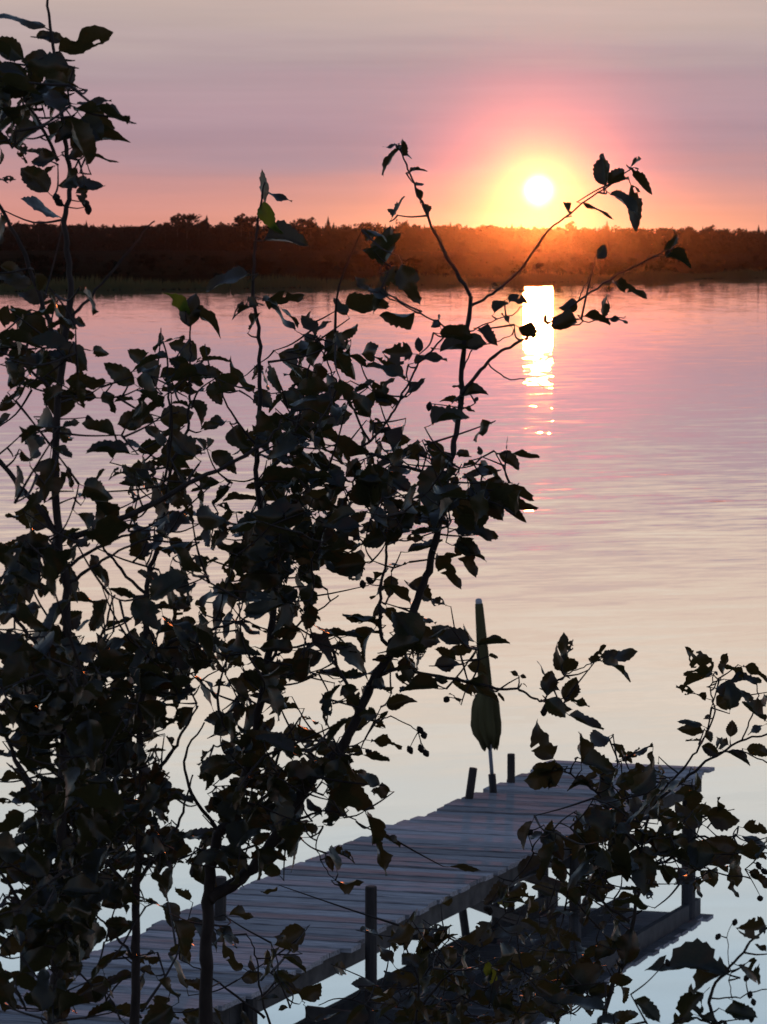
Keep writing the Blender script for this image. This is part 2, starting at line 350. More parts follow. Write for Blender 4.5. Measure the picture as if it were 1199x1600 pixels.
# ------------------------------------------------------------------ dock
DZ = .70
DL0 = on_z(862, 1188, DZ)                                        # far left corner
DR0 = on_z(1118, 1199, DZ)                                       # far right corner
DDIR = Vector((2775 - 599.5, F, 0)).normalized()                 # the dock runs away to the right
WID = (DR0 - DL0); PW = WID.normalized(); PLEN = WID.length; UP = Vector((0, 0, 1))
SIDE = Vector((DDIR.y, -DDIR.x, 0))
LEN = 14.2; PITCHP = .187; TH = .034
dock = empty('wooden_dock', DL0 - DDIR * LEN * .5 - UP * DZ, 'weathered grey plank dock running out over the lake from lower left', 'dock')
DO = Vector(dock.location)
dr = random.Random(5)
_pn = Vector((-PW.y, PW.x, 0)); SHEAR = DDIR.dot(PW) / DDIR.dot(_pn)
def plank_mesh(seed, L):
    r = random.Random(seed); b = MB(); n = 6; hw = PITCHP / 2 - .009; vs = []
    for i in range(n + 1):
        x = -L / 2 + L * i / n; w = r.uniform(-.003, .003); zz = r.uniform(-.002, .002)
        for (yy, z) in ((-hw + w, -TH), (-hw + w, -.005), (-hw + .006 + w, 0), (hw - .006 - w, 0), (hw - w, -.005), (hw - w, -TH)): vs.append((x + yy * SHEAR, yy, z + zz))
    fs = [(i * 6 + j, i * 6 + (j + 1) % 6, (i + 1) * 6 + (j + 1) % 6, (i + 1) * 6 + j) for i in range(n) for j in range(6)]
    fs += [tuple(range(5, -1, -1)), tuple(range(n * 6, n * 6 + 6))]; b.add(vs, fs); return b.mesh('plank', M['plank'])
PM = [plank_mesh(i, PLEN) for i in range(8)]
skew = PW.dot(SIDE)
k = 0; s = PITCHP * .5
ang = math.atan2(PW.y, PW.x)
while s < LEN:
    o = link('plank', PM[k % 8] if dr.random() < .8 else dr.choice(PM), dock)
    c = DL0 + WID * .5 - DDIR * s + PW * dr.gauss(0, .018)
    sag = -.012 * math.sin(s * .9) - .006 * math.sin(s * 2.7)
    o.location = c - DO + UP * (dr.uniform(-.009, .009) + sag)
    o.rotation_euler = (dr.gauss(0, .016), dr.gauss(0, .003), ang + dr.gauss(0, .004))
    k += 1; s += PITCHP / skew
def along(s, u, z): return DL0 + WID * u - DDIR * s + UP * (z - DZ)        # s metres from the far end, u across 0..1
def beam(name, a, b, hw, hh, m, nseg=1):
    mb = MB(); a, b = Vector(a), Vector(b); d = (b - a); x = d * .5; side = d.normalized().cross(UP).normalized() * hw; upv = side.normalized().cross(d.normalized()) * hh
    mb.box((a + b) * .5, x, side, upv); return mb.build(name, m, dock, origin=DO)
for u in (.06, .5, .93):
    segs = [(.14, 5.2), (5.206, 9.9), (9.906, LEN - .1)]
    for (a, b) in segs: beam('stringer', along(a, u, DZ - TH - .018 - .078), along(b, u, DZ - TH - .018 - .078), .028, .078, M['beam'])
for sx in (3.6, 6.6, 9.7, 12.6): beam('crossbeam', along(sx, .02, DZ - .26), along(sx, .965, DZ - .26), .03, .045, M['beam'])
def post(p, ztop, r, lean=(0, 0), zbot=-1.6):
    mb = MB(); p = Vector(p); pts = []
    for z in (zbot, -.2, .4, ztop - .01, ztop): pts.append((p.x + lean[0] * z, p.y + lean[1] * z, z))
    mb.tube(pts, [r * 1.03, r * 1.02, r, r * .98, r * .9], 10); return mb.build('post', M['post'], dock, origin=DO)
def post_px(xt, yt, xb, yb, r, wide):                           # top and deck-level pixel of a post standing at the dock's side
    b = on_z(xb, yb, DZ); t = at(xt, yt, b.y); q = (t.x - b.x) / max(.05, t.z - b.z); post((b.x - q * DZ, b.y, 0), t.z, r, (q, 0))
post_px(740, 1200, 733.5, 1247, .037, 0)
post_px(799, 1178, 799, 1222, .036, 0)
post_px(345, 1370, 344, 1436, .044, 0)
post_px(580, 1385, 580, 1468, .042, 0)
for (s_, u, zt, r) in ((.42, .93, DZ - .06, .066), (.42, .05, DZ - .06, .05), (3.6, .97, DZ - .05, .05), (9.75, .99, DZ - .05, .05), (9.75, .0, DZ + .2, .05), (12.7, .99, DZ + .12, .05), (12.7, .0, DZ - .06, .05)):
    p = along(s_, u, 0); post((p.x, p.y, 0), zt, r)
# brace between two pairs of piles
pa = on_z(733.5, 1247, DZ); beam('brace', (pa.x - .02, pa.y, .20), along(3.6, .97, .20), .022, .045, M['beam'])
pb = on_z(580, 1468, DZ); beam('brace', (pb.x - .45, pb.y + .10, .16), (pb.x + .02, pb.y, .13), .022, .05, M['beam'])
# socket tube for the umbrella
ub = on_z(771, 1236, DZ)
mb = MB(); ut = at(748, 935, ub.y); UAX = (ut - ub).normalized(); ULEN = (ut - ub).length
mb.tube([ub - UAX * .5, ub - UAX * .02, ub + UAX * .147, ub + UAX * .15], [.033, .034, .034, .031], 12); mb.build('umbrella_socket', M['iron'], dock, origin=DO)

# ------------------------------------------------------------------ closed beach umbrella
umb = empty('beach_umbrella', ub, 'closed olive beach umbrella with white tip standing in a socket on the dock', 'umbrella')
umb.rotation_mode = 'QUATERNION'; umb.rotation_quaternion = UP.rotation_difference(UAX)
mb = MB(); mb.tube([(0, 0, .03), (0, 0, .5), (0, 0, 1.55)], [.0175, .0175, .015], 10); mb.build('pole', M['alu'], umb, True)
def umbrella_cloth():
    r = random.Random(9); b = MB(); H = ULEN; prof = [(.405, .030), (.385, .052), (.40, .066), (.44, .082), (.50, .108), (.57, .118), (.64, .114), (.72, .112), (.78, .104), (.84, .076), (.89, .060), (.95, .060), (1.05, .056), (1.2, .050), (1.35, .044), (1.48, .039), (1.56, .036), (1.605, .033), (1.612, .012)]
    n = 48; vs = []
    ph = [r.uniform(0, 6.28) for _ in range(4)]
    for i, (z, rad) in enumerate(prof):
        z = z / 1.65 * H
        low = max(0, min(1, (1.0 - z) / .5))
        for j in range(n):
            a = 2 * math.pi * j / n + .35 * (1.0 - z)
            fold = .5 * math.cos(8 * a + ph[0] + 1.2 * z) + .3 * math.cos(13 * a + ph[1] - 2 * z) + .2 * math.cos(3 * a + ph[2] + 4 * z)
            q = rad * (1 + (.07 + .36 * low) * fold)
            zz = z + (0.04 * math.cos(8 * a + ph[3]) + r.uniform(-.006, .006) if i in (1, 2) else 0)
            vs.append((q * math.cos(a) + .022 * low * math.sin(7 * z), q * math.sin(a), zz))
    fs = [(i * n + j, i * n + (j + 1) % n, (i + 1) * n + (j + 1) % n, (i + 1) * n + j) for i in range(len(prof) - 1) for j in range(n)]
    fs.append(tuple(range((len(prof) - 1) * n, len(prof) * n))); b.add(vs, fs); return b
canopy = umbrella_cloth().build('canopy', M['cloth'], umb, True)
mb = MB(); mb.tube([(0, 0, ULEN - .055), (0, 0, ULEN - .02), (0, 0, ULEN - .004), (0, 0, ULEN)], [.030, .030, .024, .010], 12); mb.build('tip_cap', M['cap'], umb, True)
mb = MB(); mb.tube([(.069 * math.cos(a * .2618), .066 * math.sin(a * .2618), .885 / 1.65 * ULEN + .006 * math.sin(a)) for a in range(25)], .006, 5, False); mb.build('tie_strap', M['cloth'], canopy, True)
# two thin cords hanging from the dock's edge
for i, (x0, y0, y1, lab) in enumerate(((487, 1514, 1566, 'thin cord hanging from the near dock edge, left of two'), (497, 1511, 1562, 'thin cord hanging from the near dock edge, right of two'))):
    p = on_z(x0, y0, DZ - .2); q = at(x0 - 1, y1, p.y); b = MB(); b.tube([p + UP * .08, (p + q) * .5 + Vector((.004, 0, 0)), q], .0035, 5); o = b.build('cord', M['cord'], origin=p); o.location = p; tag(o, lab, 'cord', 'cords under the dock edge')

# ------------------------------------------------------------------ leaves
def leaf_mesh(seed, m, holes=0):
    r = random.Random(seed); n = 15; cols = (-1, -.62, -.25, 0, .25, .62, 1); nv = len(cols); vs = []
    wid = r.uniform(.28, .44); bites = [(r.randrange(2, 13), r.choice((-1, 1)), r.uniform(.35, .75), r.choice((1, 1, 2))) for _ in range(r.choice((0, 0, 1, 2)))]; fold = r.uniform(-.2, .8); bend = r.uniform(-.55, .35); wav = r.uniform(.02, .10); ph = r.uniform(0, 6.28); tw = r.uniform(-.9, .9); skw = r.uniform(-.05, .05); pk = r.uniform(.75, .95)
    cup = r.uniform(-.25, .35)
    for i in range(n + 1):
        t = i / n; hw = wid * max(0.0, math.sin(math.pi * min(1, t ** pk * 1.0))) ** .72 * (1 - .25 * t)
        if i == 0: hw = .02
        if i == n: hw = .004
        for v in cols:
            e = abs(v); q = hw * v
            tooth = (1.0 if i % 2 else .91) * r.uniform(.93, 1.05) if e == 1 and 0 < i < n else 1
            q *= tooth
            for (bi, bs, bk, bw) in bites:
                if v * bs > .5 and abs(i - bi) <= bw: q *= bk + .1 * abs(i - bi)
            x = t + (.02 if (i % 2 and e == 1) else 0) + r.uniform(-.006, .006); yy = q + skw * math.sin(t * 3)
            z = fold * abs(q) + bend * t * t + cup * (q * q) * 3 + wav * math.sin(9 * t + ph + 2 * (v > 0)) * e + r.uniform(-.008, .008) + .02 * math.sin(t * 40) * e * (1 - e) * 2
            a = tw * t; vs.append((x, yy * math.cos(a) - z * math.sin(a), yy * math.sin(a) + z * math.cos(a)))
    fs = []; dead = set()
    for h in range(holes):
        ci, cj = r.randrange(2, n - 1), r.randrange(0, nv - 1)
        dead.add((ci, cj))
        if r.random() < .5: dead.add((ci + r.choice((-1, 1)), cj))
        if r.random() < .3: dead.add((ci, max(0, min(nv - 2, cj + r.choice((-1, 1))))))
    for i in range(n):
        for j in range(nv - 1):
            if (i, j) in dead and j not in (2, 3): continue
            fs.append((i * nv + j, i * nv + j + 1, (i + 1) * nv + j + 1, (i + 1) * nv + j))
    b = MB(); b.add(vs, fs); b.tube([(-.22, 0, .01), (-.1, 0, -.005), (.02, 0, 0)], [.014, .012, .010], 4, False)
    return b.mesh('leaf', m, True)
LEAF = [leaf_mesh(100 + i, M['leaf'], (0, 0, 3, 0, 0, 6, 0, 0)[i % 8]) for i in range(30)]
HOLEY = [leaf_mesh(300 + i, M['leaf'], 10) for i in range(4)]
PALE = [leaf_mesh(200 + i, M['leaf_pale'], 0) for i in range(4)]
NAT = .74
def cone_mesh(seed):
    r = random.Random(seed); b = MB(); n = 8; rows = 6; vs = []
    for i in range(rows + 1):
        t = i / rows; q = .5 * math.sin(math.pi * (.06 + .88 * t)) * (1.0 if i % 2 else .91)
        vs += [(q * math.cos(2 * math.pi * (j + .5 * (i % 2)) / n) * r.uniform(.9, 1.1), q * math.sin(2 * math.pi * (j + .5 * (i % 2)) / n) * r.uniform(.9, 1.1), t * 1.35 - .67) for j in range(n)]
    fs = [(i * n + j, i * n + (j + 1) % n, (i + 1) * n + (j + 1) % n, (i + 1) * n + j) for i in range(rows) for j in range(n)] + [tuple(range(n - 1, -1, -1)), tuple(range(rows * n, rows * n + n))]
    b.add(vs, fs); return b.mesh('cone', M['cone'], True)
CONE = [cone_mesh(i) for i in range(3)]

lr = random.Random(21)
def leaf_matrix(base, tip, ratio, side):
    x = (tip - base); L = x.length; x = x.normalized(); view = ((base + tip) * .5 - CAM).normalized()
    a = x.cross(view); a = a.normalized() if a.length > 1e-4 else x.orthogonal().normalized(); b = x.cross(a).normalized()
    rho = math.acos(max(0.05, min(1, ratio / NAT))) * side
    y = a * math.cos(rho) + b * math.sin(rho); z = x.cross(y)
    if z.z < 0 and lr.random() < .8: y, z = -y, -z
    mt = Matrix((x * L, y * L, z * L)).transposed().to_4x4(); mt.translation = base; return mt

class Shrub:
    def __init__(s, root_px, Y, label, group='alder saplings on the near bank'):
        p = at(root_px[0], root_px[1], Y); g = bank_z(p.x, p.y)
        s.base = Vector((p.x, p.y, g)); s.o = empty('alder_sapling', s.base, label, 'sapling', group); s.Y = Y
        s.nodes = []; s.rand = []; s.tw = MB(); s.leaves = []
    def branch(s, pts, r0, r1, name='branch', to_ground=False, dY=0.0):
        """pts: (x, y[, depth offset]) pixels of a traced stem, thick end first; radii in metres"""
        q = [at(p[0], p[1], s.Y + dY + (p[2] if len(p) > 2 else 0)) for p in pts]
        if to_ground:
            b0 = Vector((q[0].x + lr.uniform(-.05, .05), q[0].y + lr.uniform(-.05, .05), 0)); b0.z = bank_z(b0.x, b0.y) - .05
            if b0.z < q[0].z: q = [b0, b0.lerp(q[0], .5) + Vector((lr.uniform(-.02, .02), 0, 0))] + q
        sp = spline(q, 5); n = len(sp)
        sp = [p + Vector((lr.gauss(0, .0012), lr.gauss(0, .0012), lr.gauss(0, .0012))) for p in sp]
        rad = [(r0 + (r1 - r0) * (i / (n - 1)) ** .8) * (1 + .12 * (i % 5 == 0)) for i in range(n)]
        b = MB(); b.tube(sp, rad, 8); b.build(name, M['bark'], s.o, True, origin=s.base)
        for a, c in zip(sp, sp[1:]):
            d = (c - a).length; m = max(1, int(d / .02)); s.nodes += [a.lerp(c, i / m) for i in range(m)]
        s.nodes.append(sp[-1]); return sp
    def attach(s, p, r0=.0016):
        """grow a thin twig from the nearest wood to point p"""
        best = None; bd = 1e9
        for q in s.nodes:
            d = (p - q).length + max(0, q.z - p.z) * .6
            if d < bd: bd = d; best = q
        d = (p - best).length
        if d < .008: return
        mid = best.lerp(p, .5) + Vector((lr.gauss(0, .045), lr.gauss(0, .045), lr.gauss(0, .035) - .035)) * d
        sp = spline([best, mid, p], 4 if d > .05 else 2); n = len(sp)
        rr = r0 * (1 + min(1.2, d * 3))
        s.tw.tube(sp, [rr + (r0 * .55 - rr) * i / (n - 1) for i in range(n)], 5, False)
        if d > .03: s.nodes += sp[1:]
    def leaf(s, base, tip, ratio=.6, pool=None, twig=True, side=None):
        mt = leaf_matrix(base, tip, ratio, side or lr.choice((-1, 1)))
        if twig: s.attach(base - (tip - base) * .2)
        s.leaves.append((mt, lr.choice(pool or LEAF)))
    def px_leaf(s, x0, y0, x1, y1, ratio=.6, dY=None, pool=None, twig=True):
        y = s.Y + (lr.gauss(0, .08) if dY is None else dY)
        s.leaf(at(x0, y0, y), at(x1, y1, y + lr.gauss(0, .012)), ratio, pool, twig)
    def cone(s, x, y, dY=0.0, size=.011):
        p = at(x, y, s.Y + dY); s.attach(p + Vector((0, 0, size * .4)), .0011)
        o = link('cone', lr.choice(CONE), s.o); o.location = p - s.base; o.scale = (size, size, size); o.rotation_euler = (lr.gauss(0, .5), lr.gauss(0, .5), lr.uniform(0, 6))
    def scatter(s, x, y, size=1.0, spread=.28):
        Yd = s.Y + lr.gauss(0, spread); c = at(x, y, Yd)
        a = lr.gauss(math.pi * 1.5 if lr.random() < .35 else lr.choice((0.1, math.pi - .1)), .75)
        L = lr.choice((.034, .042, .05, .054, .058, .064, .07, .08)) * lr.uniform(.76, 1.0) * size
        d = Vector((math.cos(a), lr.gauss(0, .55), math.sin(a) * .8)).normalized() * L
        s.rand.append((c - d * .5, c + d * .5, lr.choice((.1, .18, .28, .4, .5, .6, .7, .74))))
    def finish(s):
        for (b, t, r) in sorted(s.rand, key=lambda k: min((k[0] - q).length for q in s.nodes[::3])): s.leaf(b, t, r)
        if s.tw.v: tag(s.tw.build('twigs', M['bark'], s.o, True, origin=s.base), kind='stuff')
        for i, (mt, me) in enumerate(s.leaves):
            if i < 300:
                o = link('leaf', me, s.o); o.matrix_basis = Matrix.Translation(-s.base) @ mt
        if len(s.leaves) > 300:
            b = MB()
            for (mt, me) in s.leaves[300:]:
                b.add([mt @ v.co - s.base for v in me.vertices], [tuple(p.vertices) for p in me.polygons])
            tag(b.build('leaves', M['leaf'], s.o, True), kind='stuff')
WIN = {'1': (0, 0, .5004), '2': (560, 180, .533), '3': (0, 450, .3753), '4': (400, 450, .3753), '5': (0, 900, .3753), '6': (400, 850, .3753),
       '7': (0, 1200, .5004), '8': (550, 1150, .5413), 'U': (650, 900, .2919), 'R': (850, 950, .2911), 'Q': (700, 1280, .4162), 'S': (200, 1300, .417), 'X': (820, 200, .3161)}
def traced(shrub, win, rows, dY=None, pool=None):
    x0, y0, k = WIN[win]
    for (a, b, c, d, r) in rows: shrub.px_leaf(x0 + a * k, y0 + b * k, x0 + c * k, y0 + d * k, r, dY, pool)

# --- left sapling
A = Shrub((85, 1600), 4.7, 'tall slender alder sapling at the left edge, its stem rising past the frame top')
A.branch([(85, 1600), (90, 1500), (98, 1350), (95, 1250), (105, 1090), (103, 1000), (103, 900), (92, 850), (87, 750), (88, 675), (97, 560), (110, 470), (107, 400), (102, 345), (110, 285), (100, 215), (92, 140), (86, 90), (78, 45), (72, -10)], .0105, .0018, 'trunk', True)
A.branch([(97, 556), (76, 500), (40, 400), (0, 325), (-40, 260)], .0042, .002)
A.branch([(108, 505), (122, 483), (170, 430), (210, 382), (241, 344)], .003, .001)
A.branch([(92, 250), (65, 200), (40, 157), (10, 110)], .003, .0012)
A.branch([(90, 838), (67, 800), (37, 768), (0, 722), (-40, 690)], .005, .003)
A.branch([(100, 1060), (60, 1010), (20, 960), (-20, 900)], .004, .002)
A.branch([(97, 1300), (50, 1240), (10, 1150), (-20, 1080)], .005, .002)
A.branch([(94, 1420), (130, 1340), (150, 1250), (165, 1180)], .004, .0015)
A.branch([(106, 1100), (140, 1040), (160, 985), (180, 930)], .0035, .0012)
A.branch([(95, 620), (60, 590), (25, 560), (-20, 545)], .003, .0012)
A.branch([(88, 1480), (40, 1420), (5, 1370), (-30, 1330)], .004, .0015)
A.branch([(109, 842), (225, 795), (308, 750), (383, 712), (418, 690), (440, 655)], .0052, .0014, dY=.02)
A.branch([(102, 885), (165, 850), (225, 825), (265, 800)], .003, .001)
A.branch([(103, 918), (130, 895), (167, 872), (215, 848), (260, 835)], .0032, .001)
traced(A, '1', [(140, 85, -20, -5, .3), (185, 160, 352, 110, .38), (75, 185, -10, 118, .8), (205, 190, 70, 195, .5), (190, 290, 230, 205, .6), (215, 300, 130, 350, .6), (240, 325, 345, 340, .35),
               (250, 375, 356, 395, .55), (255, 365, 320, 450, .6), (290, 480, 357, 528, .3), (180, 490, 120, 525, .6), (150, 600, 65, 525, .6), (235, 560, 312, 605, .6), (-20, 560, 48, 565, .4),
               (60, 440, 80, 510, .7), (120, 400, 20, 440, .5), (90, 250, 0, 300, .8), (100, 300, 60, 400, .7), (250, 400, 170, 440, .6), (270, 430, 220, 500, .7)], dY=None)
traced(A, '3', [(250, 250, 365, 310, .85), (400, 455, 275, 440, .75), (440, 395, 275, 398, .3), (560, 400, 438, 318, .85), (430, 430, 480, 520, .7), (240, 200, 30, 170, .3), (230, 60, 150, 130, .6), (200, 30, 70, 40, .7),
               (300, 130, 360, 150, .5), (330, 870, 440, 858, .4), (300, 830, 270, 750, .3), (260, 580, 330, 575, .25), (150, 545, 200, 590, .3), (100, 620, 185, 640, .5), (60, 700, 90, 690, .3), (570, 345, 672, 330, .4), (570, 375, 662, 405, .75),
               (480, 610, 345, 598, .45), (640, 545, 490, 585, .5), (550, 540, 620, 490, .2), (520, 655, 612, 635, .6), (540, 690, 362, 672, .25), (680, 660, 605, 578, .25), (540, 770, 450, 770, .5), (640, 820, 515, 788, .3), (680, 500, 565, 428, .33)])
for x, y in ((134, 318), (138, 327), (88, 308), (92, 316), (370 * .3753, 450 + 550 * .3753)): A.cone(x, y, 0, .012)
# --- second stem
B = Shrub((210, 1600), 5.1, 'thin straight alder sapling standing between the left stem and the forked one')
B.branch([(210, 1600), (212, 1480), (213, 1380), (225, 1256), (217, 1163), (224, 1060), (228, 980), (232, 900), (250, 840), (262, 780), (263, 713), (267, 655), (263, 600), (256, 535)], .009, .0013, 'trunk', True)
B.branch([(263, 730), (285, 690), (296, 640), (298, 590), (298, 545), (296, 505)], .003, .0012)
B.branch([(226, 1040), (270, 1000), (330, 985), (375, 970), (402, 955)], .004, .0012)
B.branch([(219, 1200), (180, 1150), (150, 1110), (120, 1080)], .004, .0012)
B.branch([(221, 1230), (265, 1180), (290, 1140), (310, 1100)], .004, .0012)
B.branch([(214, 1400), (170, 1350), (140, 1300), (125, 1260)], .004, .0012)
B.branch([(214, 1380), (260, 1320), (285, 1270), (300, 1210)], .004, .0012)
B.branch([(230, 930), (190, 890), (160, 850), (150, 800)], .003, .0012)
B.branch([(212, 1500), (170, 1450), (140, 1420)], .003, .0012)
traced(B, '1', [(590, 985, 530, 895, .55)], dY=0, pool=PALE)
traced(B, '3', [(790, 160, 785, 25, .95), (800, 105, 935, 150, .55)], dY=0)
traced(B, '3', [(770, 212, 672, 190, .3), (820, 295, 700, 232, .6), (820, 310, 945, 248, .2), (700, 292, 545, 288, .2), (820, 370, 925, 350, .6), (720, 410, 685, 350, .6), (790, 470, 860, 560, .6), (740, 520, 700, 560, .5),
               (800, 400, 720, 440, .4), (790, 330, 720, 300, .8), (850, 590, 910, 560, .5), (850, 675, 822, 615, .5), (860, 670, 908, 645, .4), (700, 640, 760, 760, .8), (690, 700, 620, 760, .7)])
# --- forked trunk with the long right leader
D = Shrub((322, 1600), 5.35, 'large forked alder whose long right leader crosses left of the sun')
D.branch([(322, 1600), (322, 1500), (325, 1410), (331, 1345), (345, 1300), (366, 1272), (382, 1215), (399, 1150), (414, 1060), (424, 985), (430, 900), (418, 840), (405, 780), (401, 720), (406, 620), (405, 525), (396, 462), (398, 400), (406, 330), (413, 285)], .0130, .0013, 'trunk', True)
D.branch([(325, 1405), (362, 1384), (402, 1350), (432, 1308), (472, 1240), (508, 1192), (540, 1160), (566, 1104), (590, 1052), (626, 1000), (648, 948), (670, 890), (680, 845), (692, 788), (701, 740), (709, 700), (719, 638), (723, 563), (732, 495), (736, 462)], .0115, .0034)
D.branch([(736, 462), (716, 428), (693, 393), (672, 345), (651, 297), (635, 255), (619, 226)], .0032, .0011)
D.branch([(736, 476), (770, 458), (810, 425), (858, 361), (901, 324), (944, 295), (986, 262)], .0026, .0010, dY=.03)
D.branch([(720, 615), (745, 585), (773, 556), (805, 537), (858, 505), (906, 468), (954, 436), (1024, 400), (1050, 388)], .0034, .0010, dY=-.02)
D.branch([(760, 566), (790, 590), (826, 593), (853, 607)], .0014, .0006)
D.branch([(906, 468), (912, 450), (925, 425), (930, 400)], .0012, .0006)
D.branch([(728, 520), (760, 505), (800, 490), (830, 470)], .0013, .0007)
D.branch([(820, 532), (860, 515), (905, 505), (945, 498), (978, 494)], .0016, .0007)
D.branch([(722, 580), (740, 545), (775, 535), (800, 523)], .0014, .0007)
D.branch([(700, 745), (650, 735), (600, 715), (561, 705), (580, 688), (603, 660), (625, 626), (651, 574), (678, 544), (696, 512), (659, 491), (610, 465), (576, 454)], .0030, .0010)
D.branch([(578, 690), (552, 640), (531, 608), (514, 570), (500, 535)], .0022, .001)
D.branch([(640, 970), (602, 1005), (594, 960), (596, 915), (604, 870), (603, 820), (600, 770), (590, 720)], .0040, .0014)
D.branch([(590, 1055), (625, 1045), (665, 1053), (723, 1064), (775, 1075), (813, 1079), (836, 1092), (851, 1096)], .0038, .0016)
D.branch([(849, 1096), (862, 1075), (876, 1062), (893, 1051), (918, 1040), (944, 1027)], .0016, .0008)
D.branch([(566, 1104), (530, 1050), (516, 1008), (490, 1006), (449, 1016), (425, 1030)], .0034, .0016)
D.branch([(545, 1150), (580, 1128), (610, 1121), (640, 1134), (655, 1143)], .0015, .0008)
D.branch([(418, 1040), (450, 990), (490, 960), (530, 930)], .003, .001)
D.branch([(424, 880), (470, 850), (510, 810), (545, 770), (560, 730)], .004, .0013)
D.branch([(404, 760), (450, 700), (470, 640), (480, 590), (490, 540)], .0035, .0012)
D.branch([(404, 700), (370, 660), (350, 620), (340, 590)], .0025, .001)
D.branch([(690, 795), (730, 775), (760, 765), (800, 755)], .0022, .0009)
D.branch([(505, 1195), (540, 1230), (560, 1262)], .003, .001)
D.branch([(440, 1296), (480, 1275), (520, 1268), (560, 1285)], .003, .001)
D.branch([(455, 1270), (430, 1220), (440, 1170), (470, 1120)], .004, .0013)
D.branch([(345, 1300), (300, 1240), (290, 1180), (320, 1130)], .004, .0013)
D.branch([(390, 1180), (350, 1130), (340, 1080), (360, 1020)], .004, .0013)
D.branch([(505, 1290), (495, 1320), (510, 1360), (530, 1383)], .0012, .0007)
traced(D, '1', [(826, 640, 824, 528, .14), (832, 600, 898, 645, .25)])
D.px_leaf(411, 316, 424, 364, .95, 0, PALE); D.px_leaf(412, 376, 482, 372, .28, 0)
D.px_leaf(390, 430, 320, 440, .22); D.px_leaf(404, 478, 360, 484, .4); D.px_leaf(410, 468, 472, 480, .22)
traced(D, '2', [(112, 85, 75, 100, .4), (115, 90, 160, 125, .4), (120, 100, 58, 162, .3), (150, 165, 198, 150, .3), (130, 120, 112, 78, .2), (165, 200, 190, 210, .5), (180, 250, 170, 210, .4), (185, 260, 195, 305, .3), (110, 290, 85, 275, .7), (100, 300, 140, 240, .2),
               (725, 205, 712, 120, .6), (730, 200, 780, 160, .7), (725, 195, 738, 112, .35), (800, 155, 865, 200, .4), (800, 150, 832, 128, .2), (740, 230, 825, 288, .3), (800, 205, 840, 318, .5), (660, 258, 755, 275, .22), (620, 290, 590, 260, .3),
               (640, 545, 595, 570, .8), (715, 590, 722, 520, .5), (660, 590, 740, 610, .35), (735, 598, 790, 594, .3), (640, 600, 570, 610, .5), (700, 420, 725, 380, .7), (745, 490, 840, 497, .12), (400, 580, 440, 540, .4), (410, 500, 380, 510, .5),
               (440, 540, 490, 530, .6), (450, 620, 420, 580, .4), (470, 620, 530, 650, .5), (350, 630, 408, 660, .3), (540, 610, 600, 600, .5), (165, 580, 66, 605, .3), (240, 620, 225, 588, .5), (240, 640, 335, 650, .33), (180, 695, 182, 645, .85), (165, 725, 255, 695, .5), (240, 685, 365, 697, .18),
               (130, 770, 40, 712, .33), (145, 815, 187, 770, .45), (95, 850, 45, 775, .8), (35, 885, -10, 810, .8), (270, 850, 240, 880, .5), (300, 840, 250, 820, .6), (310, 860, 340, 865, .4), (345, 840, 350, 820, .7), (310, 800, 280, 790, .5),
               (80, 430, 10, 370, .8), (70, 440, 100, 340, .7), (60, 390, 130, 360, .7), (75, 500, 110, 440, .7), (90, 530, -10, 520, .35), (30, 510, -10, 470, .7), (910, 405, 935, 345, .25), (900, 415, 980, 420, .25)])
traced(D, '4', [(30, 45, 192, 82, .25), (250, 190, 295, 128, .4), (245, 190, 198, 135, .4), (225, 140, 220, 95, .2), (380, 110, 330, 30, .85), (370, 85, 552, 42, .4), (340, 195, 428, 155, .45), (180, 255, 428, 198, .25), (290, 210, 390, 270, .8), (300, 230, 380, 310, .8),
               (620, 380, 485, 292, .3), (640, 440, 692, 378, .45), (555, 480, 492, 382, .8), (475, 540, 392, 430, .7), (1045, 672, 1046, 615, .15), (1010, 690, 1098, 752, .6), (1070, 690, 1166, 735, .12), (938, 695, 925, 658, .85), (930, 735, 1132, 812, .15), (900, 862, 1148, 826, .15),
               (940, 902, 1147, 970, .3), (840, 962, 972, 950, .5), (830, 1005, 1008, 1040, .42), (820, 1072, 962, 1136, .5), (755, 1110, 857, 1197, .3), (890, 700, 850, 690, .6), (960, 800, 1050, 885, .3), (900, 870, 840, 850, .6), (520, 640, 625, 645, .3), (650, 690, 500, 690, .3), (470, 690, 290, 660, .5)])
traced(D, '6', [(640, 165, 742, 225, .5), (660, 290, 748, 335, .45), (515, 335, 388, 312, .25), (500, 300, 360, 300, .1), (270, 395, 430, 345, .3), (315, 425, 500, 500, .65), (500, 480, 560, 470, .7), (520, 250, 500, 290, .5), (280, 180, 190, 120, .8), (170, 370, 70, 380, .8),
               (630, 380, 770, 400, .8), (640, 420, 720, 470, .8), (600, 500, 650, 590, .7), (480, 590, 545, 580, .7), (510, 730, 545, 690, .6), (490, 735, 540, 765, .5), (480, 820, 610, 845, .25), (450, 880, 545, 930, .3), (250, 860, 380, 850, .7), (330, 880, 410, 920, .8),
               (310, 1010, 490, 1100, .6), (350, 960, 470, 1000, .7), (300, 1060, 400, 1130, .7), (490, 1170, 540, 1155, .6), (250, 540, 400, 560, .3), (360, 590, 440, 680, .8), (0, 900, 75, 915, .5), (350, 560, 480, 550, .4)])
